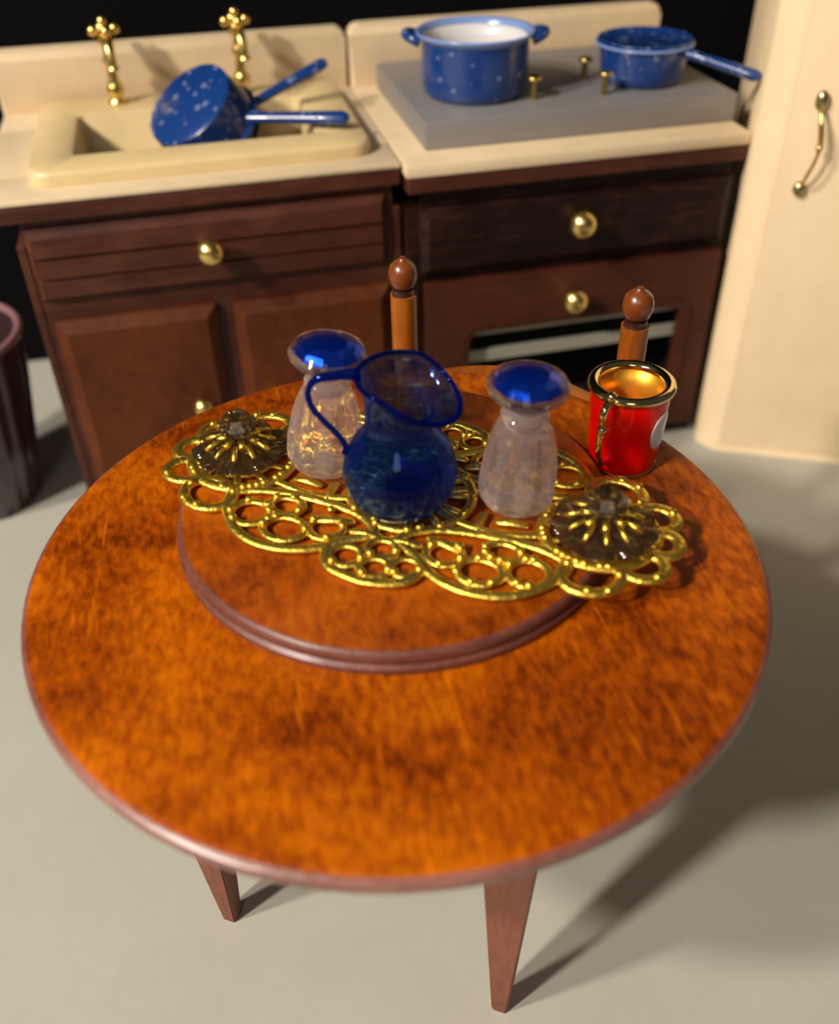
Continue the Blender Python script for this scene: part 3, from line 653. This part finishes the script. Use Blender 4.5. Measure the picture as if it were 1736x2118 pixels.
# ------------------------------------------------------------------ blue glass pitcher
t = thing('glass_pitcher', 'small blue glass pitcher with flared lip in the middle of the tray', 'pitcher', (0.204, 1.118, TTOP + 0.002))
SP = math.radians(-42)
def lip(r, z, a):
    if z > 0.165:
        k = min(1.0, (z - 0.165) / 0.055) ** 1.3; c = max(0.0, math.cos(a - SP)); b = max(0, math.cos(a - SP - PI))
        return r + k * (0.026 * c ** 2 - 0.012 * b), z - k * (0.042 * c ** 1.5) + 0.004 * k * b
    return r, z
outp = [(0.034, 0.0), (0.050, 0.003), (0.068, 0.016), (0.080, 0.038), (0.0845, 0.064), (0.080, 0.090), (0.068, 0.112), (0.055, 0.128), (0.049, 0.142), (0.0475, 0.160), (0.049, 0.178), (0.053, 0.196), (0.060, 0.212), (0.066, 0.219)]
inp = [(0.0645, 0.2205), (0.0575, 0.2145), (0.0505, 0.197), (0.0465, 0.178), (0.045, 0.160), (0.0465, 0.143), (0.0525, 0.129), (0.065, 0.113), (0.0765, 0.090), (0.081, 0.064), (0.0765, 0.040), (0.064, 0.022), (0.046, 0.013), (0, 0.011)]
MB().lathe([(0, 0)] + outp + inp, 64, mod=lip).build('glass_wall', PITCHER, t)
lp = []
for k in range(64):
    a = 2 * PI * k / 64; r, z = lip(0.0655, 0.2205, a); lp.append((r * math.cos(a), r * math.sin(a), z))
MB().tube(lp, 0.0036, 8, True).build('lip', COBALT, t)
hd = Vector((-0.97, 0.22, 0))
def hp(d, z, s=0.0): return tuple(hd * d + Vector((0.22, 0.97, 0)) * s + Vector((0, 0, z)))
pts = spline([hp(0.050, 0.222), hp(0.080, 0.222), hp(0.112, 0.214), hp(0.124, 0.195), hp(0.120, 0.170), hp(0.106, 0.148), hp(0.090, 0.128), hp(0.078, 0.106), hp(0.080, 0.092)], 6)
MB().tube(pts, [0.0095 - 0.005 * min(1, i / 16) for i in range(len(pts))], 10).build('handle', COBALT, t)
MB().lathe([(0, -0.0006), (0.036, -0.0006), (0.044, 0.0), (0.036, 0.0004), (0, 0.0004)], 40).build('foot', COBALT, t)

# ------------------------------------------------------------------ red mug
t = thing('red_mug', 'red enamel mug with gold rim and white oval at the table back', 'mug', (0.598, 1.212, 0.7503))
MB().lathe([(0, 0), (0.050, 0), (0.0545, 0.004), (0.056, 0.020), (0.0590, 0.070), (0.0625, 0.120), (0.0635, 0.146), (0.0565, 0.146), (0.054, 0.10), (0.050, 0.014), (0, 0.012)], 64).build('mug_wall', RED, t, 45)
MB().lathe([(0, 0.0122), (0.0498, 0.0142), (0.0538, 0.10), (0.0563, 0.1462), (0.0545, 0.1462), (0.0518, 0.10), (0.048, 0.018), (0, 0.016)], 56).build('gold_lining', GOLD_IN, t)
MB().tube([(0.0600 * math.cos(2 * PI * k / 64), 0.0600 * math.sin(2 * PI * k / 64), 0.1475) for k in range(64)], 0.0098, 12, True, 0.8).build('gold_rim', GOLD_RIM, t)
MB().tube([(0.0530 * math.cos(2 * PI * k / 56), 0.0530 * math.sin(2 * PI * k / 56), 0.0035) for k in range(56)], 0.0032, 8, True).build('gold_foot_ring', GOLD_RIM, t)
ha = math.radians(-140); hd = Vector((math.cos(ha), math.sin(ha), 0))
def mp(d, z): return tuple(hd * d + Vector((0, 0, z)))
pts = spline([mp(0.062, 0.148), mp(0.080, 0.146), mp(0.090, 0.132), mp(0.085, 0.112), mp(0.091, 0.095), mp(0.092, 0.075), mp(0.086, 0.052), mp(0.074, 0.036), mp(0.056, 0.030)], 5)
hm = MB().tube(pts, [0.0065 - 0.0015 * i / len(pts) for i in range(len(pts))], 10)
hm.ball(mp(0.067, 0.155), 0.009, u=12, v=8); hm.ball(mp(0.088, 0.106), 0.0085, u=12, v=8)
hm.build('gold_handle', GOLD_RIM, t)
ea = math.radians(-52)
def emb(hw_, hh, off):
    mb = MB(); cen = mb.bm.verts.new(((0.0603 + off) * math.cos(ea), (0.0603 + off) * math.sin(ea), 0.082)); ring = []; ring2 = []
    for k in range(32):
        s = 2 * PI * k / 32; aa = ea + hw_ * math.cos(s) / 0.061; z = 0.082 + hh * math.sin(s); R = 0.0561 + (z - 0.02) * 0.0627 + off
        ring.append(mb.bm.verts.new((R * math.cos(aa), R * math.sin(aa), z))); ring2.append(mb.bm.verts.new(((R - 0.004) * math.cos(aa), (R - 0.004) * math.sin(aa), z)))
    for k in range(32):
        mb.bm.faces.new((cen, ring[k], ring[(k + 1) % 32])); mb.bm.faces.new((ring[k], ring[(k + 1) % 32], ring2[(k + 1) % 32], ring2[k]))
    return mb
e0 = emb(0.0245, 0.036, 0.0012).build('oval_border', GOLD_RIM, t)
emb(0.022, 0.0335, 0.0022).build('white_oval', EMBLEM, t)
